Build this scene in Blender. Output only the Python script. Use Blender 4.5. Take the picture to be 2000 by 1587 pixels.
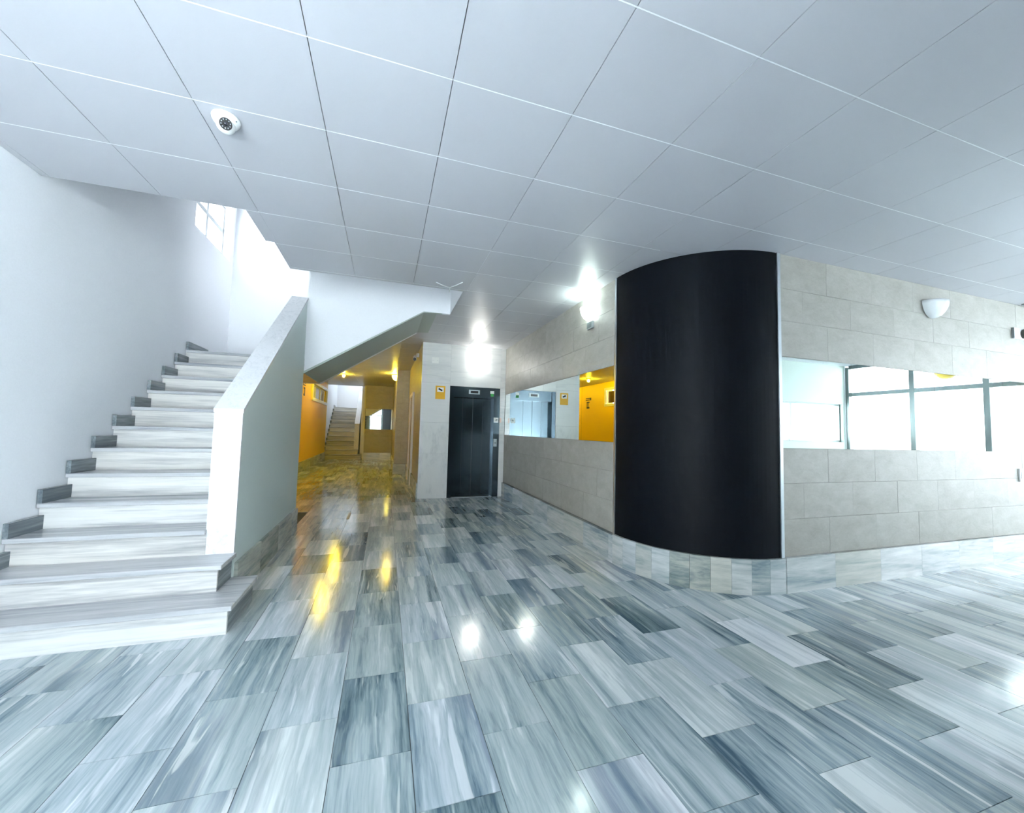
import bpy, bmesh, math, random
from mathutils import Vector, Matrix
random.seed(7)
scene = bpy.context.scene
COL = scene.collection
for o in list(bpy.data.objects):
    bpy.data.objects.remove(o, do_unlink=True)

# ------------------------------------------------------------------ camera
cd = bpy.data.cameras.new('camera'); cam = bpy.data.objects.new('camera', cd); COL.objects.link(cam)
cd.sensor_fit = 'HORIZONTAL'; cd.sensor_width = 36.0
cd.lens = 769.297 / 2000 * 36.0
cd.clip_start = 0.02; cd.clip_end = 300
RT = Vector((0.95177803, -0.30573381, 0.02540507)); UP = Vector((-0.04257843, -0.04963312, 0.99785952)); FW = Vector((0.30381846, 0.95082248, 0.06025738))
H0 = 1.35
m = Matrix((RT, UP, -FW)).transposed().to_4x4(); m.translation = Vector((0, 0, H0))
cam.matrix_world = m
scene.camera = cam

# ------------------------------------------------------------------ world, exposure
scene.view_settings.view_transform = 'Standard'
scene.view_settings.look = 'None'
scene.view_settings.gamma = 1.0
scene.view_settings.use_curve_mapping = False
scene.view_settings.exposure = 1.72
w = bpy.data.worlds.new('sky'); scene.world = w; w.use_nodes = True
bg = w.node_tree.nodes['Background']
bg.inputs[0].default_value = (0.90, 0.94, 1.0, 1); bg.inputs[1].default_value = 3.5

sl = bpy.data.lights.new('sun', 'SUN'); sl.energy = 50; sl.angle = math.radians(.6); sl.color = (.94, .97, 1)
so = bpy.data.objects.new('sun', sl); COL.objects.link(so); so.location = (-4, -20, 30)
so.rotation_euler = Vector((.12*.48, .99*.48, -.88)).to_track_quat('-Z', 'Y').to_euler()
def portal(name, loc, sx, sy, direction):
    l = bpy.data.lights.new(name, 'AREA'); l.shape = 'RECTANGLE'; l.size = sx; l.size_y = sy
    l.cycles.is_portal = True
    o = bpy.data.objects.new(name, l); COL.objects.link(o); o.location = loc
    o.rotation_euler = Vector(direction).to_track_quat('-Z', 'Y').to_euler()
    return o
portal('daylight_portal_east', (10.35, 0.77, 1.5), 3.6, 3.0, (-1, 0, 0))
portal('daylight_portal_south', (-1.27, -1.3, 1.5), 2.0, 3.0, (0, 1, 0))
portal('daylight_portal_band', (7.4, -1.3, 1.7), 5.3, 0.9, (0, 1, 0))
portal('daylight_portal_upper', (-2.65, 6.3, 4.2), 1.2, .9, (1, 0, 0))
portal('daylight_portal_far', (-2.65, 20.0, 4.5), 1.7, 1.5, (1, 0, 0))

# ------------------------------------------------------------------ materials
def new_mat(name):
    mt = bpy.data.materials.new(name); mt.use_nodes = True
    return mt, mt.node_tree, mt.node_tree.nodes['Principled BSDF']
def lin(r, g, b):
    f = lambda c: (c/255/12.92 if c/255 <= .04045 else ((c/255+.055)/1.055)**2.4)
    return (f(r), f(g), f(b), 1)
def math_node(nt, op, a, b=None, clamp=False):
    n = nt.nodes.new('ShaderNodeMath'); n.operation = op; n.use_clamp = clamp
    for i, v in enumerate((a, b)):
        if v is None: continue
        if isinstance(v, (int, float)): n.inputs[i].default_value = v
        else: nt.links.new(v, n.inputs[i])
    return n.outputs[0]
def ramp(nt, fac, stops):
    n = nt.nodes.new('ShaderNodeValToRGB'); nt.links.new(fac, n.inputs[0])
    e = n.color_ramp.elements
    while len(e) < len(stops): e.new(0.5)
    for el, (p, c) in zip(e, stops): el.position = p; el.color = c
    return n.outputs[0]
def noise(nt, vec, scale, detail=3, rough=.55, dist=0):
    n = nt.nodes.new('ShaderNodeTexNoise'); n.inputs['Scale'].default_value = scale; n.inputs['Detail'].default_value = detail
    n.inputs['Roughness'].default_value = rough; n.inputs['Distortion'].default_value = dist
    nt.links.new(vec, n.inputs['Vector']); return n.outputs[0]
def bump(nt, h, p, strength, distance=.01):
    n = nt.nodes.new('ShaderNodeBump'); n.inputs['Strength'].default_value = strength; n.inputs['Distance'].default_value = distance
    nt.links.new(h, n.inputs['Height']); nt.links.new(n.outputs[0], p.inputs['Normal'])
def position_vec(nt, rnd, scl):
    g = nt.nodes.new('ShaderNodeNewGeometry')
    if rnd == 'object': r = nt.nodes.new('ShaderNodeObjectInfo').outputs['Random']
    else: r = g.outputs['Random Per Island']
    c = nt.nodes.new('ShaderNodeCombineXYZ')
    for i, k in enumerate((53., 97., 31.)): nt.links.new(math_node(nt, 'MULTIPLY', r, k), c.inputs[i])
    a = nt.nodes.new('ShaderNodeVectorMath'); a.operation = 'ADD'
    nt.links.new(g.outputs['Position'], a.inputs[0]); nt.links.new(c.outputs[0], a.inputs[1])
    mp = nt.nodes.new('ShaderNodeVectorMath'); mp.operation = 'MULTIPLY'; mp.inputs[1].default_value = scl
    nt.links.new(a.outputs[0], mp.inputs[0])
    wn = nt.nodes.new('ShaderNodeTexWhiteNoise'); wn.noise_dimensions = '1D'; nt.links.new(math_node(nt, 'MULTIPLY', r, 317.), wn.inputs['W'])
    sp = nt.nodes.new('ShaderNodeSeparateXYZ'); nt.links.new(wn.outputs['Color'], sp.inputs[0])
    return a.outputs[0], mp.outputs[0], sp.outputs

def marble(name, scl, stops, rnd='object', rough=.16, vary=.3, broad=8., fine=40., warm=None, spec=.5, dist=.6):
    mt, nt, p = new_mat(name)
    pos, vec, rs = position_vec(nt, rnd, scl)
    n1 = noise(nt, vec, broad, 4, .55, dist); n2 = noise(nt, vec, fine, 3, .6, dist*.5)
    n3 = noise(nt, vec, broad*.35, 2, .5, .3)
    t = math_node(nt, 'ADD', math_node(nt, 'MULTIPLY', n1, .55), math_node(nt, 'MULTIPLY', n2, .27))
    t = math_node(nt, 'ADD', t, math_node(nt, 'MULTIPLY', n3, .18))
    t = math_node(nt, 'ADD', t, math_node(nt, 'MULTIPLY', math_node(nt, 'SUBTRACT', rs[0], .5), vary), True)
    col = ramp(nt, t, stops)
    if warm:
        mx = nt.nodes.new('ShaderNodeMixRGB'); mx.blend_type = 'MULTIPLY'
        nt.links.new(math_node(nt, 'MULTIPLY', rs[1], warm[1]), mx.inputs[0]); nt.links.new(col, mx.inputs[1]); mx.inputs[2].default_value = warm[0]
        col = mx.outputs[0]
    nt.links.new(col, p.inputs['Base Color'])
    rr = math_node(nt, 'ADD', math_node(nt, 'MULTIPLY', n1, .12), rough-.06)
    nt.links.new(rr, p.inputs['Roughness']); p.inputs['Specular IOR Level'].default_value = spec
    return mt
def floor_marble(name, rnd):
    mt, nt, p = new_mat(name)
    pos, vec, rs = position_vec(nt, rnd, (1, .07, 1))
    wv = nt.nodes.new('ShaderNodeVectorMath'); wv.operation = 'MULTIPLY'; wv.inputs[1].default_value = (.016, .016, 0)
    nw = nt.nodes.new('ShaderNodeTexNoise'); nw.inputs['Scale'].default_value = 5; nw.inputs['Detail'].default_value = 2; nt.links.new(pos, nw.inputs['Vector'])
    nt.links.new(nw.outputs['Color'], wv.inputs[0])
    ad = nt.nodes.new('ShaderNodeVectorMath'); ad.operation = 'ADD'; nt.links.new(vec, ad.inputs[0]); nt.links.new(wv.outputs[0], ad.inputs[1]); v = ad.outputs[0]
    body = noise(nt, v, 7, 4, .6, .5); streak = noise(nt, v, 26, 4, .65, .3); hair = noise(nt, v, 90, 2, .6, .2); band = noise(nt, v, 4.2, 3, .5, .3)
    tone = math_node(nt, 'MULTIPLY', math_node(nt, 'SUBTRACT', rs[0], .5), .19)
    t = math_node(nt, 'ADD', math_node(nt, 'ADD', math_node(nt, 'MULTIPLY', body, .54), math_node(nt, 'MULTIPLY', streak, .32)), math_node(nt, 'ADD', math_node(nt, 'MULTIPLY', hair, .14), tone), True)
    col = ramp(nt, t, [(.34, lin(82, 106, 122)), (.42, lin(140, 159, 168)), (.5, lin(178, 191, 198)), (.58, lin(200, 209, 215)), (.66, lin(234, 238, 242))])
    def mixc(fac, c):
        nonlocal col
        mx = nt.nodes.new('ShaderNodeMixRGB'); nt.links.new(fac, mx.inputs[0]); nt.links.new(col, mx.inputs[1]); mx.inputs[2].default_value = c; col = mx.outputs[0]
    # blue-grey bands in some of the slabs, thin white veins in all
    bm_ = ramp(nt, math_node(nt, 'ADD', math_node(nt, 'MULTIPLY', band, .75), math_node(nt, 'MULTIPLY', streak, .25)), [(.52, (0, 0, 0, 1)), (.60, (1, 1, 1, 1))])
    mixc(math_node(nt, 'MULTIPLY', math_node(nt, 'MULTIPLY', bm_, math_node(nt, 'GREATER_THAN', rs[2], .5)), .62), lin(66, 96, 122))
    wv_ = ramp(nt, noise(nt, v, 17, 3, .55, .6), [(.60, (0, 0, 0, 1)), (.66, (1, 1, 1, 1))])
    mixc(math_node(nt, 'MULTIPLY', wv_, .6), lin(236, 240, 243))
    mx = nt.nodes.new('ShaderNodeMixRGB'); mx.blend_type = 'MULTIPLY'; nt.links.new(math_node(nt, 'MULTIPLY', rs[1], .7), mx.inputs[0]); nt.links.new(col, mx.inputs[1]); mx.inputs[2].default_value = lin(222, 228, 218)
    nt.links.new(mx.outputs[0], p.inputs['Base Color'])
    nt.links.new(math_node(nt, 'ADD', math_node(nt, 'MULTIPLY', body, .1), .08), p.inputs['Roughness']); p.inputs['Specular IOR Level'].default_value = .8
    return mt
M_floor = floor_marble('floor_marble', 'object')
M_floor_f = floor_marble('floor_marble_far', 'island')
ST = [(.25, lin(120, 122, 128)), (.40, lin(182, 184, 186)), (.52, lin(222, 222, 220)), (.7, lin(240, 240, 238))]
TR_SHADED = [(.25, lin(104, 108, 116)), (.40, lin(150, 154, 160)), (.52, lin(186, 188, 191)), (.7, lin(212, 213, 214))]  # greyer copy of the stair marble, shade of the tread tops painted in
M_tread_shaded = marble('tread_marble_shaded', (.05, 1, 1), TR_SHADED, 'object', .22, .14, 12, 60)
M_stair = marble('stair_marble', (.05, 1, 1), ST, 'object', .22, .12, 12, 60, (lin(250, 244, 236), .5))
SK = [(.25, lin(60, 74, 84)), (.45, lin(105, 116, 122)), (.6, lin(150, 158, 162)), (.75, lin(190, 194, 196))]
M_skirt = marble('skirting_marble', (1, .06, 1), SK, 'object', .2, .1, 12, 60)
BB = [(.25, lin(84, 104, 118)), (.38, lin(140, 158, 166)), (.50, lin(190, 198, 200)), (.66, lin(224, 227, 228))]
M_base_x = marble('baseboard_marble_x', (.12, .3, 1), BB, 'object', .2, .12, 7, 40, (lin(226, 220, 200), .8), dist=1.2)
M_base_y = marble('baseboard_marble_y', (.3, .12, 1), BB, 'object', .2, .12, 7, 40, (lin(226, 220, 200), .8), dist=1.2)
CAPS = [(.20, lin(170, 174, 180)), (.36, lin(218, 221, 225)), (.5, lin(236, 238, 241)), (.8, lin(244, 245, 248))]
M_cap = marble('cap_marble', (1, .6, 1), CAPS, 'object', .25, .05, 14, 60, dist=2.0)
LW = [(.22, lin(172, 176, 178)), (.36, lin(212, 214, 213)), (.5, lin(229, 230, 228)), (.8, lin(238, 238, 236))]
M_lift_slab = marble('lift_wall_marble', (.10, .3, 1), LW, 'object', .12, .12, 7, 40, dist=1.0)
M_lift_v = marble('lift_wall_marble_diagonal', (.9, .3, .35), LW, 'object', .12, .08, 5, 30, dist=1.4)

def plain(name, col, rough=.5, metal=0, spec=.5, nscale=0, nstr=0, var=0, tex=(1, 1, 1)):
    mt, nt, p = new_mat(name)
    p.inputs['Base Color'].default_value = col; p.inputs['Roughness'].default_value = rough
    p.inputs['Metallic'].default_value = metal; p.inputs['Specular IOR Level'].default_value = spec
    if nscale:
        g = nt.nodes.new('ShaderNodeNewGeometry')
        mp = nt.nodes.new('ShaderNodeVectorMath'); mp.operation = 'MULTIPLY'; mp.inputs[1].default_value = tex
        nt.links.new(g.outputs['Position'], mp.inputs[0])
        n = noise(nt, mp.outputs[0], nscale, 4)
        if nstr: bump(nt, n, p, nstr, .004)
        if var:
            d = tuple(c*(1-var) for c in col[:3])+(1,)
            nt.links.new(ramp(nt, n, [(.3, d), (.7, col)]), p.inputs['Base Color'])
    return mt
M_white = plain('white_plaster', lin(244, 246, 250), .7, nscale=90, nstr=.25, var=.03)
M_green = plain('pale_green_paint', lin(208, 220, 217), .55, nscale=60, nstr=.1, var=.03)
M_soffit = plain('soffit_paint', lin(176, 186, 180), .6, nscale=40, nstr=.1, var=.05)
M_yellow = plain('yellow_paint', lin(253, 204, 6), .45, nscale=40, nstr=.08, var=.04)
M_ceilback = plain('ceiling_void', lin(70, 76, 82), .8, nscale=10, var=.1)
M_rail = plain('white_rail', lin(242, 245, 248), .35, nscale=50, var=.02)
M_black = plain('black_laminate', lin(9, 15, 22), .5, 0, .12, nscale=3, var=.12)
M_blackplastic = plain('black_plastic', lin(14, 14, 16), .3, nscale=50, var=.1)
M_alu = plain('aluminium', lin(205, 212, 216), .3, 1, nscale=80, var=.08, tex=(1, 1, .02))
M_frame = plain('window_aluminium', lin(112, 122, 122), .35, .7, nscale=60, var=.1, tex=(1, 1, .05))
M_mirror = plain('mirror_glass', lin(238, 246, 243), .0, 1)
M_steel = plain('lift_steel', lin(78, 90, 98), .15, 1, nscale=120, var=.12, tex=(1, 1, .015))
M_plastic = plain('white_plastic', lin(238, 240, 240), .35, nscale=80, var=.02)
M_silver = plain('silver_plastic', lin(190, 198, 202), .35, .3, nscale=80, var=.05)
M_grey = plain('grey_plastic', lin(120, 130, 132), .4, nscale=80, var=.05)
M_green_st = plain('green_sticker', lin(40, 150, 60), .5, nscale=80, var=.05)
M_sign_y = plain('sign_yellow', lin(236, 178, 10), .45, nscale=60, var=.03)
M_sign_w = plain('sign_white', lin(240, 240, 236), .45, nscale=60, var=.03)
M_sign_b = plain('sign_black', lin(24, 22, 18), .5, nscale=60, var=.05)
M_grout = plain('grout', lin(96, 104, 108), .8, nscale=60, var=.1)
M_joint = plain('wall_joint', lin(128, 128, 122), .8, nscale=60, var=.1)
M_ground = plain('pavement', lin(184, 189, 194), .8, nscale=3, var=.1)
M_darkwall = plain('dark_timber', lin(74, 72, 70), .5, nscale=8, var=.3, tex=(1, 1, .1))
M_bowl = plain('opal_glass', lin(222, 226, 228), .25, nscale=60, var=.02)
M_brownglass = plain('brown_glass', lin(96, 74, 34), .1, nscale=6, var=.3)
M_doorwhite = plain('door_frame_paint', lin(226, 220, 212), .4, nscale=60, var=.03)

def stone():
    mt, nt, p = new_mat('stone_tile')
    pos, vec, rs = position_vec(nt, 'object', (1, 1, 1.8))
    n1 = noise(nt, vec, 5, 5, .6, .4); n2 = noise(nt, vec, 28, 4, .6, .6)
    t = math_node(nt, 'ADD', math_node(nt, 'MULTIPLY', n1, .7), math_node(nt, 'MULTIPLY', n2, .3))
    t = math_node(nt, 'ADD', t, math_node(nt, 'MULTIPLY', math_node(nt, 'SUBTRACT', rs[0], .5), .12), True)
    nt.links.new(ramp(nt, t, [(.3, lin(160, 157, 148)), (.5, lin(171, 169, 161)), (.7, lin(181, 180, 173))]), p.inputs['Base Color'])
    p.inputs['Roughness'].default_value = .45; p.inputs['Specular IOR Level'].default_value = .35
    bump(nt, t, p, .32, .012)
    return mt
M_stone = stone()
def ceil_mat():
    mt, nt, p = new_mat('ceiling_panel')
    pos, vec, rs = position_vec(nt, 'object', (1, 1, 1))
    t = math_node(nt, 'ADD', math_node(nt, 'MULTIPLY', noise(nt, vec, 2.5, 3), .2), math_node(nt, 'MULTIPLY', rs[0], .25))
    nt.links.new(ramp(nt, t, [(.1, lin(190, 191, 197)), (.9, lin(197, 198, 204))]), p.inputs['Base Color'])
    p.inputs['Roughness'].default_value = .36; p.inputs['Specular IOR Level'].default_value = .5
    return mt
M_ceil = ceil_mat()
def glass():
    mt = bpy.data.materials.new('window_glass'); mt.use_nodes = True; nt = mt.node_tree
    nt.nodes.remove(nt.nodes['Principled BSDF'])
    out = nt.nodes['Material Output']; t = nt.nodes.new('ShaderNodeBsdfTransparent'); g = nt.nodes.new('ShaderNodeBsdfGlossy')
    g.inputs['Roughness'].default_value = .02; mx = nt.nodes.new('ShaderNodeMixShader')
    t.inputs[0].default_value = (.96, .98, .97, 1)
    mx.inputs[0].default_value = .05
    nt.links.new(t.outputs[0], mx.inputs[1]); nt.links.new(g.outputs[0], mx.inputs[2]); nt.links.new(mx.outputs[0], out.inputs[0])
    return mt
M_glass = glass()
def emit(name, col, s):
    mt, nt, p = new_mat(name)
    p.inputs['Base Color'].default_value = col; p.inputs['Emission Color'].default_value = col; p.inputs['Emission Strength'].default_value = s
    return mt

# ------------------------------------------------------------------ mesh helpers
ORG = {}
class MB:
    def __init__(s): s.v = []; s.f = []; s.sm = []
    def add(s, vs, fs, smooth=False):
        b = len(s.v); s.v += [tuple(v) for v in vs]; s.f += [tuple(i+b for i in f) for f in fs]; s.sm += [smooth]*len(fs); return s
    def box(s, x0, x1, y0, y1, z0, z1):
        vs = [(x, y, z) for z in (z0, z1) for y in (y0, y1) for x in (x0, x1)]
        return s.add(vs, [(0, 2, 3, 1), (4, 5, 7, 6), (0, 1, 5, 4), (2, 6, 7, 3), (0, 4, 6, 2), (1, 3, 7, 5)])
    def prism(s, poly, axis, a, b):
        def P(u, v, w): return (w, u, v) if axis == 'x' else ((u, w, v) if axis == 'y' else (u, v, w))
        n = len(poly); vs = [P(u, v, a) for u, v in poly]+[P(u, v, b) for u, v in poly]
        fs = [tuple(range(n)), tuple(range(2*n-1, n-1, -1))]+[(i, i+n, (i+1) % n+n, (i+1) % n) for i in range(n)]
        return s.add(vs, fs)
    def surf(s, rows, smooth=True, wrap=False):
        n = len(rows[0]); vs = [p for r in rows for p in r]; fs = []
        for i in range(len(rows)-1):
            for j in range(n if wrap else n-1):
                fs.append((i*n+j, i*n+(j+1) % n, (i+1)*n+(j+1) % n, (i+1)*n+j))
        return s.add(vs, fs, smooth)
    def tube(s, pts, r, n=8):
        pts = [Vector(p) for p in pts]; rows = []
        for i, p in enumerate(pts):
            d = (pts[min(i+1, len(pts)-1)]-pts[max(i-1, 0)]).normalized()
            a = d.orthogonal().normalized(); b = d.cross(a)
            rows.append([p+(a*math.cos(2*math.pi*k/n)+b*math.sin(2*math.pi*k/n))*r for k in range(n)])
        s.surf(rows, True, True); s.add(rows[0], [tuple(range(n))]); s.add(rows[-1], [tuple(range(n))]); return s
    def sphere(s, c, r, n=16, m=10, sz=1):
        rows = [[(c[0]+r*math.sin(math.pi*i/m)*math.cos(2*math.pi*k/n), c[1]+r*math.sin(math.pi*i/m)*math.sin(2*math.pi*k/n), c[2]+sz*r*math.cos(math.pi*i/m)) for k in range(n)] for i in range(m+1)]
        return s.surf(rows, True, True)
    def lathe(s, prof, c, n=32):
        rows = [[(c[0]+r*math.cos(2*math.pi*k/n), c[1]+r*math.sin(2*math.pi*k/n), c[2]+z) for k in range(n)] for r, z in prof]
        return s.surf(rows, True, True)
    def mesh(s, name, org=(0, 0, 0)):
        me = bpy.data.meshes.new(name); me.from_pydata([(x-org[0], y-org[1], z-org[2]) for x, y, z in s.v], [], s.f)
        for p, q in zip(me.polygons, s.sm): p.use_smooth = q
        bm = bmesh.new(); bm.from_mesh(me); bmesh.ops.remove_doubles(bm, verts=bm.verts, dist=1e-6) if any(s.sm) else None
        bmesh.ops.recalc_face_normals(bm, faces=bm.faces); bm.to_mesh(me); bm.free()
        return me
    def build(s, name, mat, parent=None, bevel=0):
        org = ORG.get(parent.name, (0, 0, 0)) if parent else (0, 0, 0)
        me = s.mesh(name, org); me.materials.append(mat)
        o = bpy.data.objects.new(name, me); COL.objects.link(o)
        if parent: o.parent = parent; ORG[o.name] = org
        if bevel:
            b = o.modifiers.new('bevel', 'BEVEL'); b.width = bevel; b.segments = 2; b.limit_method = 'ANGLE'
        return o
def Box(*a): return MB().box(*a)
def tag(o, label, cat, group=None):
    o['label'] = label; o['category'] = cat
    if group: o['group'] = group
    return o
def thing(name, label, cat, loc, group=None):
    o = bpy.data.objects.new(name, None); COL.objects.link(o); o.location = loc; ORG[o.name] = tuple(loc); o.empty_display_size = .1
    return tag(o, label, cat, group)
def struct(name, mb, mat, parent=None):
    o = mb.build(name, mat, parent); o['kind'] = 'structure'; return o
def struct_empty(name, loc=(0, 0, 0)):
    o = bpy.data.objects.new(name, None); COL.objects.link(o); o.location = loc; ORG[o.name] = tuple(loc); o['kind'] = 'structure'; o.empty_display_size = .1
    return o
TILES = {}
def tile(name, x0, x1, y0, y1, z0, z1, mat, parent):
    dx, dy, dz = (round(v, 4) for v in (x1-x0, y1-y0, z1-z0))
    k = (dx, dy, dz, mat.name)
    if k not in TILES:
        me = Box(-dx/2, dx/2, -dy/2, dy/2, -dz/2, dz/2).mesh(name); me.materials.append(mat); TILES[k] = me
    o = bpy.data.objects.new(name, TILES[k]); COL.objects.link(o); o.parent = parent
    g = ORG.get(parent.name, (0, 0, 0))
    o.location = ((x0+x1)/2-g[0], (y0+y1)/2-g[1], (z0+z1)/2-g[2]); return o
def cells(xs, ys, zs, solid):
    """solid of box cells with inner faces left out"""
    xs, ys, zs = (sorted(set(round(v, 5) for v in a)) for a in (xs, ys, zs))
    n = (len(xs)-1, len(ys)-1, len(zs)-1)
    S = {}
    for i in range(n[0]):
        for j in range(n[1]):
            for k in range(n[2]):
                S[i, j, k] = solid((xs[i]+xs[i+1])/2, (ys[j]+ys[j+1])/2, (zs[k]+zs[k+1])/2)
    mb = MB()
    for (i, j, k), q in S.items():
        if not q: continue
        x0, x1, y0, y1, z0, z1 = xs[i], xs[i+1], ys[j], ys[j+1], zs[k], zs[k+1]
        def P(a): return [(x, y, z) for x, y, z in a]
        if not S.get((i-1, j, k)): mb.add([(x0, y0, z0), (x0, y0, z1), (x0, y1, z1), (x0, y1, z0)], [(0, 1, 2, 3)])
        if not S.get((i+1, j, k)): mb.add([(x1, y0, z0), (x1, y1, z0), (x1, y1, z1), (x1, y0, z1)], [(0, 1, 2, 3)])
        if not S.get((i, j-1, k)): mb.add([(x0, y0, z0), (x1, y0, z0), (x1, y0, z1), (x0, y0, z1)], [(0, 1, 2, 3)])
        if not S.get((i, j+1, k)): mb.add([(x0, y1, z0), (x0, y1, z1), (x1, y1, z1), (x1, y1, z0)], [(0, 1, 2, 3)])
        if not S.get((i, j, k-1)): mb.add([(x0, y0, z0), (x0, y1, z0), (x1, y1, z0), (x1, y0, z0)], [(0, 1, 2, 3)])
        if not S.get((i, j, k+1)): mb.add([(x0, y0, z1), (x1, y0, z1), (x1, y1, z1), (x0, y1, z1)], [(0, 1, 2, 3)])
    return mb
def wall_holes(axis, a0, a1, u0, u1, z0, z1, holes):
    us = [u0, u1]+[h for q in holes for h in q[:2]]; zs = [z0, z1]+[h for q in holes for h in q[2:]]
    f = lambda u, z: not any(q[0] < u < q[1] and q[2] < z < q[3] for q in holes)
    if axis == 'x': return cells([a0, a1], us, zs, lambda x, y, z: f(y, z))
    return cells(us, [a0, a1], zs, lambda x, y, z: f(x, z))

# ------------------------------------------------------------------ dimensions
XL, CEIL = -2.35, 3.03
XC, YR = 2.33, 2.62          # corridor wall face, right wall face
XE, YS = 10.10, -1.07        # glazed east wall, south wall behind the camera
YLIFT, YB, YF = 7.78, 7.0, 17.0
XPR, XPL, YP = -1.05, -1.237, 5.74
YH = YB+.02
HOLES = [(XL-1, -1.12, 3.515, YH), (-1.13, -1.04, 4.06, YH), (-1.05, .84, 4.70, YP+.05), (-1.05, .46, YP, YH), (-2.6, -.85, 17.62, 22)]
XRn, YRn, RC = XC+1.03, YR+1.03, 1.03

# ------------------------------------------------------------------ floor
floor = struct('floor', Box(-2.6, 10.3, -1.3, 21.8, -.2, -.008), M_grout)
def project(x, y, z):
    v = Vector((x, y, z-H0)); d = v.dot(FW)
    if d < .05: return None
    return 1000+769.297*v.dot(RT)/d, 793.5-769.297*v.dot(UP)/d
ft = []
TW, TL = .3125, .5675
for k in range(-9, 33):
    x0 = .16+TW*k
    for j in range(-5, 31):
        y0 = 2.34+TL*j-(TL/2 if k % 2 == 0 else 0)
        x1, y1 = x0+TW, y0+TL
        if x1 < XL or x0 > XE or y1 < YS or y0 > 17.6: continue
        if x0 > XC+.1 and y0 > YRn-.9 and (x0 > 3.2 or y0 > 3.6): continue
        if x0 > .7 and y0 > YLIFT+.2: continue
        if x1 < -.98 and 3.3 < y0 and y1 < 6.9: continue
        a, b, c, d = max(x0, XL-.1), min(x1, XE+.05), max(y0, YS-.1), min(y1, 17.7)
        pr = [project(q, r, 0) for q in (a, b) for r in (c, d)]
        area = 0
        if all(pr):
            xs = [min(max(p[0], 0), 2000) for p in pr]; ys = [min(max(p[1], 0), 1587) for p in pr]
            area = (max(xs)-min(xs))*(max(ys)-min(ys))
        ft.append((area, a, b, c, d))
ft.sort(reverse=True)
G = .0013
for ar, a, b, c, d in ft[:298]:
    tile('floor_tile', a+G, b-G, c+G, d-G, -.012, 0, M_floor, floor)
mb = MB()
for ar, a, b, c, d in ft[298:]: mb.box(a+G, b-G, c+G, d-G, -.012, 0)
o = mb.build('floor_tile_field', M_floor_f, floor); o['kind'] = 'stuff'

# ------------------------------------------------------------------ ceiling
SLABH = [(q[0]-.03, q[1]+.03, q[2]-.03, q[3]+.03) for q in HOLES]
xs = [-2.6, 10.3]+[v for q in SLABH for v in q[:2]]; ys = [-1.3, 21.8]+[v for q in SLABH for v in q[2:]]
xs = [min(max(v, -2.6), 10.3) for v in xs]; ys = [min(max(v, -1.3), 21.8) for v in ys]
inh = lambda x, y: any(q[0] < x < q[1] and q[2] < y < q[3] for q in HOLES)
ceiling = struct('ceiling', cells(xs, ys, [CEIL+.016, CEIL+.24], lambda x, y, z: not any(q[0] < x < q[1] and q[2] < y < q[3] for q in SLABH)), M_ceilback)
GX = [round(.24+.635*i, 4) for i in range(-5, 17)]; GY = [round(1.25+.567*j, 4) for j in range(-5, 30)]
for x0, x1 in zip(GX, GX[1:]):
    for y0, y1 in zip(GY, GY[1:]):
        a0, a1, b0, b1 = max(x0, XL), min(x1, XE), max(y0, YS), min(y1, 18.0)
        if a1-a0 < .02 or b1-b0 < .02: continue
        if a0 > XC and b0 > YR and (a0 > 3.2 or b0 > 3.55): continue
        if a0 > .63 and b0 > YLIFT: continue
        cx = sorted({a0, a1, *[v for q in HOLES for v in q[:2] if a0+.012 < v < a1-.012]})
        cy = sorted({b0, b1, *[v for q in HOLES for v in q[2:] if b0+.012 < v < b1-.012]})
        keep = {(i, j): not inh((cx[i]+cx[i+1])/2, (cy[j]+cy[j+1])/2) for i in range(len(cx)-1) for j in range(len(cy)-1)}
        if all(keep.values()):
            tile('ceiling_panel', a0+.002, a1-.002, b0+.003, b1-.003, CEIL, CEIL+.014, M_ceil, ceiling)
        elif any(keep.values()):
            cells(cx, cy, [CEIL, CEIL+.014], lambda x, y, z: not inh(x, y)).build('ceiling_panel', M_ceil, ceiling)
for y in GY:
    if not YS < y < 16.9: continue
    segs = []; u = XL
    lim = XE if y < YR else (XC if y < YLIFT else .63)
    bl = sorted((max(q[0], XL), min(q[1], lim)) for q in HOLES if q[2]-.004 < y < q[3]+.004)
    for q0, q1 in bl:
        if q0 > u+.03: segs.append((u, q0))
        u = max(u, q1)
    if lim > u+.03: segs.append((u, lim))
    for s0, s1 in segs:
        tile('ceiling_rail', s0, s1, y-.0022, y+.0022, CEIL-.0006, CEIL+.012, M_rail, ceiling)

# ------------------------------------------------------------------ walls
def window(name, axis, a, us, zs, fw=.05, dp=.07, mat=M_frame, pane=None):
    """frame bars on every line of us x zs, a pane of glass in each field"""
    e = struct_empty(name, (a, us[0], zs[0]) if axis == 'x' else (us[0], a, zs[0]))
    def bx(u0, u1, z0, z1, d):
        return Box(a-d/2, a+d/2, u0, u1, z0, z1) if axis == 'x' else Box(u0, u1, a-d/2, a+d/2, z0, z1)
    for i, u in enumerate(us):
        s = fw if 0 < i < len(us)-1 else fw*.9
        bx(u-s/2, u+s/2, zs[0], zs[-1], dp).build('mullion', mat, e)
    for z in zs:
        for u0, u1 in zip(us, us[1:]):
            bx(u0+fw*.5, u1-fw*.5, z-fw/2, z+fw/2, dp*.9).build('transom', mat, e)
    for u0, u1 in zip(us, us[1:]):
        for z0, z1 in zip(zs, zs[1:]):
            bx(u0+fw*.5, u1-fw*.5, z0+fw*.5, z1-fw*.5, .008).build('pane', pane or M_glass, e)
    return e
ZT = 5.9
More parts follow.
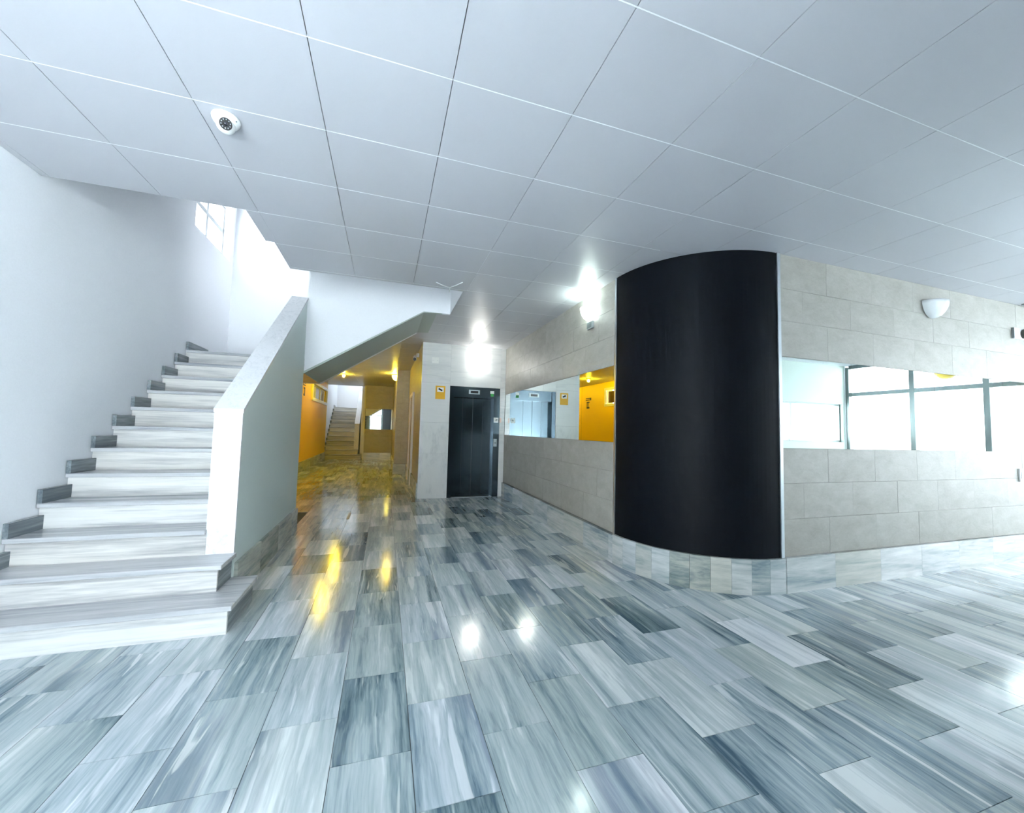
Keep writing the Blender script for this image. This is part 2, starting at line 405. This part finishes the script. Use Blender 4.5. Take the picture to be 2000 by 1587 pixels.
wall_left = struct('wall_left', wall_holes('x', XL-.2, XL, -1.3, YB+.2, 0, ZT, [(5.73, 6.86, 3.79, 4.6)]), M_white)
window('window_1', 'x', XL-.13, [5.73, 6.3, 6.86], [3.79, 4.22, 4.6], .06, .06, plain('grey_window_frame', lin(176, 180, 184), .4, nscale=60, var=.03))
# stairwell above the lobby
struct('wall_stairwell_back', MB().prism([(XL, 2.03), (XPR, 2.03), (.46, CEIL+.001), (2.6, CEIL+.02), (2.6, ZT), (XL, ZT)], 'y', YB, YB+.15), M_white)
struct('wall_stairwell_front', Box(XL, 1.0, 3.36, 3.5, CEIL+.02, ZT), M_white)
struct('wall_stairwell_side', Box(.84, 1.0, 3.5, YP+.05, CEIL+.003, ZT), M_white)
struct('ceiling_stairwell', Box(XL-.2, 2.6, 3.36, YB+.15, ZT, ZT+.15), M_white)
struct('wall_under_landing', Box(XL, -1.5, YB, YB+.12, 0, 2.03), M_white)
# upper flight crossing the corridor
struct('wall_flight', MB().prism([(XPR, 2.06), (.46, CEIL+.005), (.84, CEIL+.005), (.84, ZT), (XPR, ZT)], 'y', YP, YP+.12), M_white)
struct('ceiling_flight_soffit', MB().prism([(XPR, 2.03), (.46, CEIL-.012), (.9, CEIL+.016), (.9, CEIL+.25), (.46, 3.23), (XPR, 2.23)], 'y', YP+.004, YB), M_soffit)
struct('floor_landing', Box(XL, XPR, 5.74, YB, 2.03, 2.224), M_stair)

# right wall with its tiles
wall_right = struct('wall_right', Box(XRn, XE+.2, YR+.022, YR+.25, 0, CEIL+.05), M_joint)
def rows_tiles(axis, face, u0, u1, rows, length, offs, th, mat, parent, name='stone_tile', sgn=1):
    for (z0, z1), of in zip(rows, offs):
        u = of
        while u > u0: u -= length
        while u < u1:
            a, b = max(u, u0), min(u+length, u1)
            if b-a > .015:
                j = random.uniform(0, .0018)
                if axis == 'y': tile(name, a+.0012, b-.0012, face+j, face+.03, z0+.0012, z1-.0012, mat, parent)
                else: tile(name, face+j*sgn if sgn > 0 else face-.03, face+.03 if sgn > 0 else face-j, a+.0012, b-.0012, z0+.0012, z1-.0012, mat, parent)
            u += length
RL = [(.30, .625), (.625, .94), (.94, 1.25)]; RU = [(2.08, 2.41), (2.41, 2.71), (2.71, CEIL)]
rows_tiles('y', YR, XRn, XE, RL+RU, .648, [3.95, 3.63, 3.95, 3.98, 3.66, 3.98], .03, M_stone, wall_right)
wall_corridor = struct('wall_corridor', Box(XC+.022, XC+.25, YRn, YLIFT+.3, 0, CEIL+.05), M_joint)
rows_tiles('x', XC, YRn, YLIFT, RL+RU, .648, [4.35, 4.03, 4.35, 4.35, 4.03, 4.35], .03, M_stone, wall_corridor)
# rounded corner core
def arc(r, a0, a1, n): return [(XRn+r*math.cos(math.radians(a0+(a1-a0)*i/n)), YRn+r*math.sin(math.radians(a0+(a1-a0)*i/n))) for i in range(n+1)]
struct('wall_corner', MB().prism(arc(RC-.03, 180, 270, 24)+[(XRn, YRn)], 'z', 0, CEIL+.05), M_joint)
# baseboards
def base_run(name, axis, face, th, u0, u1, length, start, h, mat, sgn=1):
    e = struct_empty(name, (face, u0, 0) if axis == 'x' else (u0, face, 0))
    u = start
    while u > u0: u -= length
    while u < u1:
        a, b = max(u, u0), min(u+length, u1)
        if b-a > .02:
            f0, f1 = (face, face+th) if sgn > 0 else (face-th, face)
            if axis == 'y': tile('baseboard_tile', a+.0008, b-.0008, f0, f1, 0, h, mat, e)
            else: tile('baseboard_tile', f0, f1, a+.0008, b-.0008, 0, h, mat, e)
        u += length
    return e
base_run('baseboard_right', 'y', YR-.03, .06, XRn+.01, XE, .62, 3.35, .298, M_base_x)
base_run('baseboard_corridor', 'x', XC-.03, .06, YRn, YLIFT, .55, 4.28, .285, M_base_y)
e = struct_empty('baseboard_corner', (XRn, YRn, 0))
NB = 10
for i in range(NB):
    a0, a1 = 180+90*i/NB+.06, 180+90*(i+1)/NB-.06
    MB().prism(arc(RC+.03, a0, a1, 4)+arc(RC-.02, a1, a0, 4), 'z', 0, .296).build('baseboard_tile', M_base_x if i > 5 else M_base_y, e)
# lift wall
wall_lift = struct('wall_lift', wall_holes('y', YLIFT+.022, YLIFT+.3, .65, XC+.1, 0, CEIL+.05, [(1.19, 2.225, -.01, 2.2)]), M_joint)
for x0, x1, z0, z1, mt in [(.63, 1.19, 0, .86, M_lift_v), (.63, 1.19, .86, 1.465, M_lift_v), (.63, 1.19, 1.465, 2.24, M_lift_slab), (.63, 1.19, 2.24, CEIL, M_lift_slab),
                           (1.19, 2.225, 2.2, CEIL, M_lift_slab), (2.225, XC, 0, .86, M_lift_slab), (2.225, XC, .86, 2.2, M_lift_slab), (2.225, XC, 2.2, CEIL, M_lift_slab)]:
    Box(x0+.0008, x1-.0008, YLIFT, YLIFT+.03, z0+.0008, z1-.0008).build('marble_slab', mt, wall_lift)
struct('wall_lift_shaft', Box(1.1, XC+.25, YLIFT+.35, YLIFT+.4, 0, 2.4), M_blackplastic)
# back hall
wall_hall_right = struct('wall_hall_right', Box(.652, .9, YLIFT+.032, 12.3, 0, CEIL+.05), M_joint)
rows_tiles('x', .63, YLIFT+.032, 12.0, RL+[(1.25, 1.665), (1.665, 2.08)]+RU, 1.3, [9.0, 9.6, 9.0, 9.6, 9.0, 9.6, 9.0, 9.6], .03, M_stone, wall_hall_right)
base_run('baseboard_hall_right', 'x', .605, .04, YLIFT+.04, 11.99, .62, 8, .29, M_base_y)
wall_pillar = struct('wall_pillar', Box(.297, .66, 12.022, YF+.2, 0, CEIL+.05), M_joint)
rows_tiles('y', 12.0, .275, .64, RL+[(1.25, 1.665), (1.665, 2.08)]+RU, .648, [.1, -.2, .1, -.2, .1, -.2, .1, -.2], .03, M_stone, wall_pillar)
rows_tiles('x', .275, 12.03, YF, RL+[(1.25, 1.665), (1.665, 2.08)]+RU, 1.3, [12.6, 13, 12.6, 13, 12.6, 13, 12.6, 13], .03, M_stone, wall_pillar)
base_run('baseboard_pillar', 'y', 11.97, .03, .25, .60, .5, .25, .29, M_base_x)
base_run('baseboard_pillar_side', 'x', .25, .03, 12.0, YF, .62, 12.0, .29, M_base_y)
wall_far = struct('wall_far', Box(-.80, .3, YF+.022, YF+.2, 0, CEIL+.05), M_joint)
rows_tiles('y', YF, -.80, .275, RL+RU, .648, [-.8, -.5, -.8, -.8, -.5, -.8], .03, M_stone, wall_far)
base_run('baseboard_far', 'y', YF-.03, .03, -.80, .25, .62, -.8, .3, M_base_x)
wall_hall_left = struct('wall_hall_left', wall_holes('x', XL-.2, XL+.06, YB+.12, 17.45, 0, CEIL+.05, [(14.05, 17.2, 2.24, 2.72), (10.2, 11.52, 2.28, 2.77)]), M_yellow)
M_frost = plain('frosted_pane', lin(176, 180, 200), .25, nscale=6, var=.12)
window('window_3', 'x', XL-.04, [14.05, 15.1, 16.15, 17.2], [2.24, 2.72], .07, .06, M_rail, M_frost)
struct('window_4', MB().box(XL-.02, XL, 10.25, 11.47, 2.33, 2.72), M_brownglass)
e = struct_empty('trim_1', (XL+.05, 10.2, 2.28))
for q in [(10.14, 10.22, 2.22, 2.83), (11.5, 11.58, 2.22, 2.83), (10.22, 11.5, 2.22, 2.30), (10.22, 11.5, 2.75, 2.83)]:
    Box(XL+.03, XL+.085, *q).build('trim_bar', M_doorwhite, e)
e = struct_empty('trim_2', (XL+.05, 14, 2.2))
for q in [(13.97, 14.07, 2.15, 2.80), (17.18, 17.28, 2.15, 2.80), (14.07, 17.18, 2.15, 2.25), (14.07, 17.18, 2.71, 2.80)]:
    Box(XL+.03, XL+.10, *q).build('trim_bar', M_rail, e)
base_run('baseboard_hall_left', 'x', XL+.06, .03, YB+.15, 17.4, .62, 8, .29, M_base_y)
# far stairwell
struct('wall_far_left', wall_holes('x', XL-.2, XL, 17.45, 21.7, 0, ZT, [(19.2, 20.8, 3.8, 5.2)]), M_white)
window('window_5', 'x', XL-.13, [19.2, 20.0, 20.8], [3.8, 5.2], .05, .06, M_rail)
struct('wall_far_back', Box(XL-.2, -.6, 21.5, 21.7, 0, ZT), M_white)
struct('wall_far_side', MB().box(-.87, -.7, YF+.2, 17.98, 0, ZT).box(-1.0, -.7, 17.98, 21.5, 0, ZT), M_white)
struct('wall_far_front', Box(XL, -.84, 17.47, 17.6, CEIL+.24, ZT), M_white)
struct('ceiling_far_stairwell', Box(XL-.2, -.6, 17.45, 21.7, ZT, ZT+.15), M_white)
struct('floor_far_landing', Box(XL, -.85, 20.13, 21.5, 2.03, 2.224), M_stair)
# white door frame on the hall wall beside the lift block
e = struct_empty('door_1', (.62, 9.7, 0))
for q in [(9.62, 9.72, 0, 2.2), (10.68, 10.78, 0, 2.2), (9.72, 10.68, 2.12, 2.2)]:
    Box(.585, .64, *q).build('door_frame', M_doorwhite, e)
Box(.62, .64, 9.72, 10.68, 0, 2.12).build('door_leaf', plain('door_leaf_wood', lin(150, 128, 84), .4, nscale=5, var=.15, tex=(1, 1, .1)), e)

# south and east sides of the lobby, seen in the mirror and lighting the room
wall_south = struct('wall_south', wall_holes('y', YS-.2, YS, XL-.2, XE+.2, 0, CEIL+.05, [(-2.28, -.3, 0, 2.95), (4.76, 10.04, 1.27, 2.14)]), plain('pale_grey_plaster', lin(178, 189, 183), .7, nscale=90, nstr=.2, var=.03))
window('window_6', 'y', YS-.1, [-2.25, -1.28, -.33], [0.03, 2.3, 2.95], .07, .08)
window('window_7', 'y', YS-.1, [4.76, 6.0, 7.24, 8.48, 10.04], [1.27, 2.14], .07, .08)
struct('wall_south_panelling', Box(-.25, 3.15, YS, YS+.03, 0, CEIL), M_darkwall)
struct('wall_east', wall_holes('x', XE, XE+.2, YS-.2, YR+.25, 0, CEIL+.05, [(YS+.02, YR-.02, 0, CEIL)]), M_white)
window('window_2', 'x', XE+.06, [YS+.05, .15, 1.19, YR-.05], [.04, 2.36, CEIL-.04], .08, .09)
struct('ground', MB().box(10.3, 60, -60, 60, -.3, -.1).box(-60, 10.3, -60, -1.3, -.3, -.1), M_ground)
struct('ceiling_added_shade', MB().box(XL-.5, XE+.2, YS-1.9, YS-.2, 3.12, 3.3), M_white)  # unseen overhang added to cut high sky light through the south glazing
struct('wall_added_upper_mass', Box(XL-.2, XE+.2, YS-.2, 21.7, 6.1, 18), M_white)  # unseen mass over the lobby, added to cast shade outside
struct('wall_added_shade_block', Box(7.5, 22, -32, -9, -.1, 27), M_ground)  # unseen block added to shade the east yard and dim the right wall
# enclosing shell so that no daylight leaks in from outside
struct('wall_outer', Box(.9, 1.1, YLIFT+.45, 12.3, 0, 3.2), M_joint)

# ------------------------------------------------------------------ stairs
RISE, GO = .1855, .2475
def staircase(dy, label, far=False):
    t = thing('staircase', label, 'staircase', (XL, 3.0+dy, 0), 'marble staircases')
    for k in range(1, 13):
        n = 3.0+GO*(k-1)+dy; z = RISE*k
        xr = {1: -.886, 2: -1.035}.get(k, XPL+.005); yb = {1: 3.56+dy, 2: 3.545+dy}.get(k, n+GO+.045)
        if k == 12: yb = n+.1
        Box(XL+.004, xr, n, yb, z-.032, z).build('tread', M_tread_shaded, t, .004)
        xs = {1: -.916, 2: -1.065}.get(k, XPL+.005)
        Box(XL+.004, xs, n+.03, n+.05, z-RISE, z-.032).build('riser', M_stair, t)
        if k < 3: Box(xs-.02, xs, n+.05, 3.55+dy, z-RISE, z-.032).build('riser', M_skirt, t)
        if k > 1:
            Box(XL+.004, XL+.034, n+.0, n+GO+(.03 if k < 12 else .3), z, z+.10).build('skirting', M_skirt, t)
    return t
staircase(0, 'near marble staircase with twelve pale risers rising beside the white left wall')
def parapet(name, dy):
    top = lambda y: 1.445+(y-3.55)*(3.01-1.445)/(5.74-3.55)
    w_ = struct(name, MB().prism([(3.55+dy, 0), (3.55+dy, top(3.55)), (YP+dy, top(YP)), (YP+dy, 0)], 'x', XPL+.005, XPR-.004), M_green)
    Box(XPL, XPR, 3.528+dy, 3.552+dy, .371, top(3.528)).build('newel_slab', M_cap, w_)
    MB().prism([(3.528+dy, top(3.528)), (3.528+dy, top(3.528)+.03), (YP+dy, top(YP)+.03), (YP+dy, top(YP))], 'x', XPL-.006, XPR+.004).build('cap_slab', M_cap, w_)
    if not dy:
        for a, b in [(3.57, 4.17), (4.17, 4.79), (4.79, 5.41), (5.41, YP)]:
            tile('baseboard_tile', XPR-.006, XPR+.022, a+.0008, b-.0008, 0, .285, M_base_y, w_)
    return w_
parapet('wall_stair_parapet', 0)
staircase(14.4, 'distant brown-lit staircase at the end of the yellow corridor', True)
parapet('wall_far_parapet', 14.4)

# ------------------------------------------------------------------ black curved panel
t = thing('curved_black_panel', 'tall matt black curved panel wrapping the rounded corner', 'wall panel', (XRn, YRn, .3))
mb = MB(); out_ = arc(RC+.002, 180, 270, 40); in_ = arc(RC-.028, 270, 180, 40)
mb.prism(out_+in_, 'z', .298, CEIL).build('panel_board', M_black, t)
Box(XC-.012, XC+.02, YRn-.004, YRn+.026, .29, CEIL).build('edge_trim', M_alu, t, .003)
Box(XRn-.026, XRn+.010, YR-.014, YR+.02, .298, CEIL).build('edge_trim', M_alu, t, .003)

# ------------------------------------------------------------------ mirrors
def mirror(label, axis, face, us, z0, z1):
    t = thing('wall_mirror', label, 'mirror', (us[0], face, z0) if axis == 'y' else (face, us[0], z0), 'long wall mirrors')
    for a, b in zip(us, us[1:]):
        (Box(a+.0015, b-.0015, face, face+.012, z0, z1) if axis == 'y' else Box(face, face+.012, a+.0015, b-.0015, z0, z1)).build('mirror_pane', M_mirror, t)
    (Box(us[0], us[-1], face+.012, face+.0215, z0, z1) if axis == 'y' else Box(face+.012, face+.0215, us[0], us[-1], z0, z1)).build('backing', M_blackplastic, t)
mirror('long mirror on the right wall reflecting the bright windows', 'y', YR+.004, [XRn+.012, 4.30, 5.586, 6.87, 8.15, 9.44, XE-.005], 1.252, 2.078)
mirror('long mirror beside the lift reflecting the yellow wall', 'x', XC+.004, [YRn+.03, 4.435, 5.72, 7.0, YLIFT-.004], 1.252, 2.078)
mirror('small distant mirror at the end of the yellow corridor', 'y', YF+.004, [-.79, .262], 1.252, 2.078)

# ------------------------------------------------------------------ lift
t = thing('lift', 'dark steel lift with two door leaves in the white marble wall', 'lift', (1.7, YLIFT, 0))
fr = MB().box(1.192, 1.275, YLIFT+.012, YLIFT+.17, 0, 2.198).box(2.10, 2.223, YLIFT+.012, YLIFT+.17, 0, 2.198)
fr.build('door_jamb', M_steel, t)
hd = Box(1.275, 2.10, YLIFT+.03, YLIFT+.17, 1.985, 2.198).build('header', M_steel, t)
for a, b in [(1.272, 1.684), (1.690, 2.102)]:
    d = Box(a, b, YLIFT+.13, YLIFT+.16, .012, 1.985).build('door_leaf', M_steel, t)
    c = (a+b)/2
    Box(c-.002, c+.002, YLIFT+.1285, YLIFT+.131, .012, 1.985).build('seam', M_blackplastic, d)
Box(1.684, 1.690, YLIFT+.125, YLIFT+.17, .012, 1.985).build('door_gap', M_blackplastic, t)
Box(1.275, 2.10, YLIFT+.01, YLIFT+.17, -.004, .010).build('sill', M_alu, t)
i_ = Box(1.575, 1.80, YLIFT+.018, YLIFT+.032, 2.06, 2.145).build('floor_indicator', M_silver, hd, .003)
Box(1.61, 1.765, YLIFT+.0165, YLIFT+.019, 2.078, 2.127).build('indicator_screen', M_blackplastic, t)
mb = MB().box(2.02, 2.105, YLIFT+.0265, YLIFT+.031, 2.085, 2.145); mb.build('round_sticker', M_sign_w, t)
Box(2.03, 2.095, YLIFT+.027, YLIFT+.031, 2.03, 2.085).build('green_sticker', M_green_st, t)
b_ = Box(2.105, 2.20, YLIFT+.004, YLIFT+.013, 1.50, 1.60).build('notice_plate', M_sign_w, t)
mb = MB().box(2.14, 2.165, YLIFT+.003, YLIFT+.005, 1.535, 1.56).box(2.155, 2.18, YLIFT+.003, YLIFT+.005, 1.55, 1.57); mb.build('notice_mark', M_grey, t)
Box(2.226, 2.262, YLIFT-.006, YLIFT+.002, 1.50, 1.595).build('notice_tab', plain('pale_pink_card', lin(235, 205, 190), .5, nscale=40, var=.03), t)
cp = Box(2.11, 2.18, YLIFT+.002, YLIFT+.013, 1.01, 1.165).build('call_panel', M_silver, t, .003)
MB().prism([(2.145+.018*math.cos(a*math.pi/8), 1.085+.018*math.sin(a*math.pi/8)) for a in range(16)], 'y', YLIFT-.003, YLIFT+.003).build('call_button', M_grey, t)

# ------------------------------------------------------------------ signs
t = thing('camera_notice', 'yellow surveillance notice with white square beside the lift door', 'sign', (1.0, YLIFT, 1.925))
Box(.905, 1.095, YLIFT-.006, YLIFT-.0005, 1.925, 2.185).build('sign_board', M_sign_y, t, .002)
Box(.937, 1.063, YLIFT-.0075, YLIFT-.005, 2.065, 2.155).build('white_field', M_sign_w, t)
ca, sa = math.cos(-.45), math.sin(-.45)
pts = [(-.042, -.012), (-.030, -.018), (.036, -.016), (.042, 0), (.036, .014), (-.03, .016), (-.042, .008)]
MB().prism([(1.0+u*ca-v*sa, 2.112+u*sa+v*ca) for u, v in pts], 'y', YLIFT-.0088, YLIFT-.007).build('camera_symbol', M_sign_b, t)
t = thing('wall_notice', 'black bar and pictogram notice on the yellow wall, seen mirrored', 'sign', (XL+.06, 12.72, 2.2))
for q in [(12.50, 12.90, 2.555, 2.585), (12.50, 12.90, 2.495, 2.525), (12.50, 12.58, 2.525, 2.555)]:
    Box(XL+.0605, XL+.064, *q).build('notice_bar', M_sign_b, t)
for q in [(12.62, 12.83, 2.40, 2.45), (12.62, 12.83, 2.20, 2.26), (12.70, 12.76, 2.26, 2.40), (12.80, 12.83, 2.26, 2.40)]:
    Box(XL+.0605, XL+.064, *q).build('pictogram_bar', M_sign_b, t)

# ------------------------------------------------------------------ sconces and lamps
def sconce(name, label, base, n, R, D, Hh, lit=None, group='half-bowl wall lamps'):
    t = thing(name, label, 'wall lamp', base, group)
    bx, by, bz = base; nx, ny = n; ux, uy = -ny, nx
    W = lambda u, d, z: (bx+ux*u+nx*d, by+uy*u+ny*d, bz+z)
    def bowl(R, D, Hh, d0):
        rows = []
        for i in range(9):
            ph = math.pi/2*i/8
            rows.append([W(R*math.cos(th)*math.sin(ph), d0+D*math.sin(th)*math.sin(ph), -Hh*math.cos(ph)) for th in [math.pi*j/18 for j in range(19)]])
        return rows
    o_ = bowl(R, D, Hh, .012); i_ = bowl(R-.006, D-.006, Hh-.006, .012)
    mb = MB().surf(o_).surf(i_); mb.surf([o_[-1], i_[-1]])
    mb.build('bowl', lit[0] if lit else M_bowl, t)
    mb = MB(); p = [(-R*.75, 0), (R*.75, 0), (R*.6, -Hh*.6), (0, -Hh*.85), (-R*.6, -Hh*.6)]
    vs = [W(u, 0, z) for u, z in p]+[W(u, .012, z) for u, z in p]
    mb.add(vs, [tuple(range(5)), tuple(range(9, 4, -1))]+[(i, i+5, (i+1) % 5+5, (i+1) % 5) for i in range(5)])
    mb.build('wall_plate', M_grey, t)
    MB().tube([W(0, .01, -.03), W(0, D*.45, -.03)], .012).build('lamp_holder', M_grey, t)
    MB().sphere(W(0, D*.5, -.02), .034).build('bulb', lit[1] if lit else M_plastic, t)
    return t
E_cool = (emit('opal_glass_lit_cool', (.86, 1, .93, 1), 5), emit('bulb_cool', (.86, 1, .93, 1), 55))
E_neut = (emit('opal_glass_lit_neutral', (1, .98, .92, 1), 9), emit('bulb_neutral', (1, .97, .9, 1), 12))
E_warm = (emit('opal_glass_lit_warm', (1, .76, .12, 1), 12), emit('bulb_warm', (1, .70, .02, 1), 400))
sconce('wall_sconce', 'lit half-bowl wall lamp glowing above the corridor mirror', (XC, 4.22, 2.86), (-1, 0), .12, .12, .16, E_cool)
sconce('wall_sconce', 'unlit white half-bowl wall lamp on the right stone wall', (5.56, YR, 2.845), (0, -1), .16, .13, .18)
sconce('wall_sconce', 'bright half-bowl wall lamp above the lift door', (1.75, YLIFT, 2.70), (0, -1), .16, .11, .12, E_neut)
sconce('wall_sconce', 'lit warm wall lamp on the stone pillar in the yellow corridor', (.275, 12.75, 2.96), (-1, 0), .14, .13, .16, E_warm)
for y, lb in ((13.7, 'lit warm ceiling lamp near the distant staircase'), (11.0, 'warm ceiling lamp nearer the sloping stair soffit')):
    t = thing('ceiling_lamp', lb, 'ceiling lamp', (-1.35, y, CEIL), 'warm ceiling lamps')
    MB().lathe([(0, -.001), (.075, -.001), (.075, -.02), (.05, -.03), (0, -.03)], (-1.35, y, CEIL), 24).build('ceiling_rose', M_plastic, t)
    MB().sphere((-1.35, y, CEIL-.068), .040).build('lamp_globe', emit('globe_warm', (1, .71, .025, 1), 230), t)
# pendant whose lower edge shows in the right-hand mirror
t = thing('ceiling_lamp', 'yellow glass ceiling lamp glimpsed in the right mirror', 'ceiling lamp', (9.0, 1.18, CEIL))
MB().lathe([(0, 0), (.05, 0), (.05, -.02), (.012, -.03), (.012, -.37), (0, -.37)], (9.0, 1.18, CEIL), 16).build('stem', M_alu, t)
MB().lathe([(.02, -.36), (.10, -.40), (.15, -.48), (.13, -.56), (.07, -.615), (0, -.63)], (9.0, 1.18, CEIL), 24).build('glass_bowl', plain('amber_glass', lin(232, 200, 90), .2, nscale=30, var=.1), t)

# ------------------------------------------------------------------ cameras, boxes and small fittings
cx, cy = -.91, 2.475
t = thing('dome_camera', 'white dome surveillance camera on the ceiling panels', 'security camera', (cx, cy, CEIL))
MB().lathe([(0, 0), (.066, 0), (.068, -.006), (.066, -.016), (.058, -.03), (.05, -.036), (0, -.036)], (cx, cy, CEIL), 36).build('base_ring', M_plastic, t)
ball = Vector((cx, cy, CEIL-.036)); look = (Vector((0, -.1, H0+.25))-ball).normalized()
MB().sphere(ball, .047, 28, 16).build('camera_ball', M_plastic, t)
a = look.orthogonal().normalized(); b = look.cross(a)
def disc(r0, d0, r1, d1, n=28):
    return [[ball+look*d+(a*math.cos(2*math.pi*k/n)+b*math.sin(2*math.pi*k/n))*r for k in range(n)] for r, d in ((r0, d0), (r1, d1))]
mb = MB().surf(disc(.030, .034, .029, .0475), True, True).surf(disc(.029, .0475, .0001, .0475), False, True); mb.build('lens_window', M_blackplastic, t)
mb = MB().surf(disc(.011, .0475, .010, .050), True, True).surf(disc(.010, .050, .0001, .051), True, True); mb.build('lens', plain('lens_glass', lin(30, 30, 40), .05, nscale=40, var=.2), t)
for k in range(10):
    c = ball+look*.048+(a*math.cos(2*math.pi*k/10)+b*math.sin(2*math.pi*k/10))*.021
    MB().sphere(c, .0032, 8, 6).build('infrared_led', M_silver, t)
for k in (-.4, 2.2):
    MB().sphere((cx+.061*math.cos(k), cy+.061*math.sin(k), CEIL-.022), .005, 8, 6).build('screw', M_grey, t)
t = thing('bullet_camera', 'small white camera high on the lift block side', 'security camera', (.63, 8.7, 2.86))
Box(.57, .63, 8.66, 8.74, 2.88, 2.96).build('bracket', M_plastic, t, .004)
MB().tube([(.53, 8.50, 2.80), (.56, 8.78, 2.90)], .04, 12).build('camera_body', M_plastic, t)
MB().tube([(.5285, 8.485, 2.795), (.531, 8.51, 2.803)], .034, 12).build('lens', M_blackplastic, t)
t = thing('junction_box', 'small grey junction box under the lit corridor lamp', 'junction box', (XC, 4.20, 2.62))
Box(XC-.03, XC, 4.14, 4.27, 2.60, 2.69).build('box_body', M_silver, t, .004)
Box(XC-.033, XC-.029, 4.15, 4.26, 2.61, 2.68).build('box_cover', M_grey, t)
t = thing('cover_plate', 'faint white square cover plate on marble above the yellow notice', 'cover plate', (.88, YLIFT, 2.62))
Box(.815, .945, YLIFT-.008, YLIFT-.0005, 2.622, 2.742).build('plate', M_sign_w, t, .003)
for q in (.835, .925): MB().sphere((q, YLIFT-.008, 2.682), .004, 8, 6).build('screw', M_grey, t)
t = thing('emergency_light', 'white wall box with dark round sensor at the right edge', 'wall sensor', (7.2, YR, 2.6))
Box(7.11, 7.42, YR-.02, YR, 2.60, 2.735).build('housing', M_plastic, t, .004)
MB().sphere((7.30, YR-.05, 2.668), .062, 16, 10).build('sensor_dome', plain('dark_dome', lin(70, 76, 70), .3, nscale=40, var=.1), t)
Box(7.106, 7.113, YR-.022, YR-.001, 2.605, 2.73).build('side_slot', M_grey, t)
t = thing('switch_plate', 'white switch plate low on the right stone wall', 'switch', (7.15, YR, .9))
Box(7.10, 7.20, YR-.014, YR, .90, 1.05).build('plate', M_plastic, t, .003)
Box(7.125, 7.175, YR-.018, YR-.012, .935, 1.015).build('rocker', M_silver, t, .002)
t = thing('ceiling_fixture', 'flush ceiling light with dark edge above the right wall', 'ceiling light', (7.6, 2.45, CEIL))
mb = MB().box(7.26, 7.9, 2.30, 2.325, CEIL-.018, CEIL).box(7.26, 7.9, 2.56, 2.585, CEIL-.018, CEIL).box(7.26, 7.285, 2.325, 2.56, CEIL-.018, CEIL).box(7.875, 7.9, 2.325, 2.56, CEIL-.018, CEIL)
mb.build('frame', M_grey, t)
Box(7.285, 7.875, 2.325, 2.56, CEIL-.012, CEIL-.002).build('diffuser', M_plastic, t)
t = tag(MB().tube([(.485, 4.50, CEIL-.006), (.55, 4.545, CEIL-.01), (.605, 4.588, CEIL-.006), (.66, 4.60, CEIL-.008), (.665, 4.66, CEIL-.01), (.668, 4.70, CEIL-.03)], .005, 6).tube([(.66, 4.60, CEIL-.008), (.71, 4.50, CEIL-.012), (.77, 4.39, CEIL-.006)], .005, 6).build('ceiling_cable', M_plastic), 'thin white forked cable clipped under the ceiling by the stair opening', 'cable')
Box(-.486, -.445, 6.26, 6.72, 0, .002).build('floor_tape', M_blackplastic)
tag(bpy.data.objects['floor_tape'], 'short black strip stuck on the marble corridor floor', 'tape')
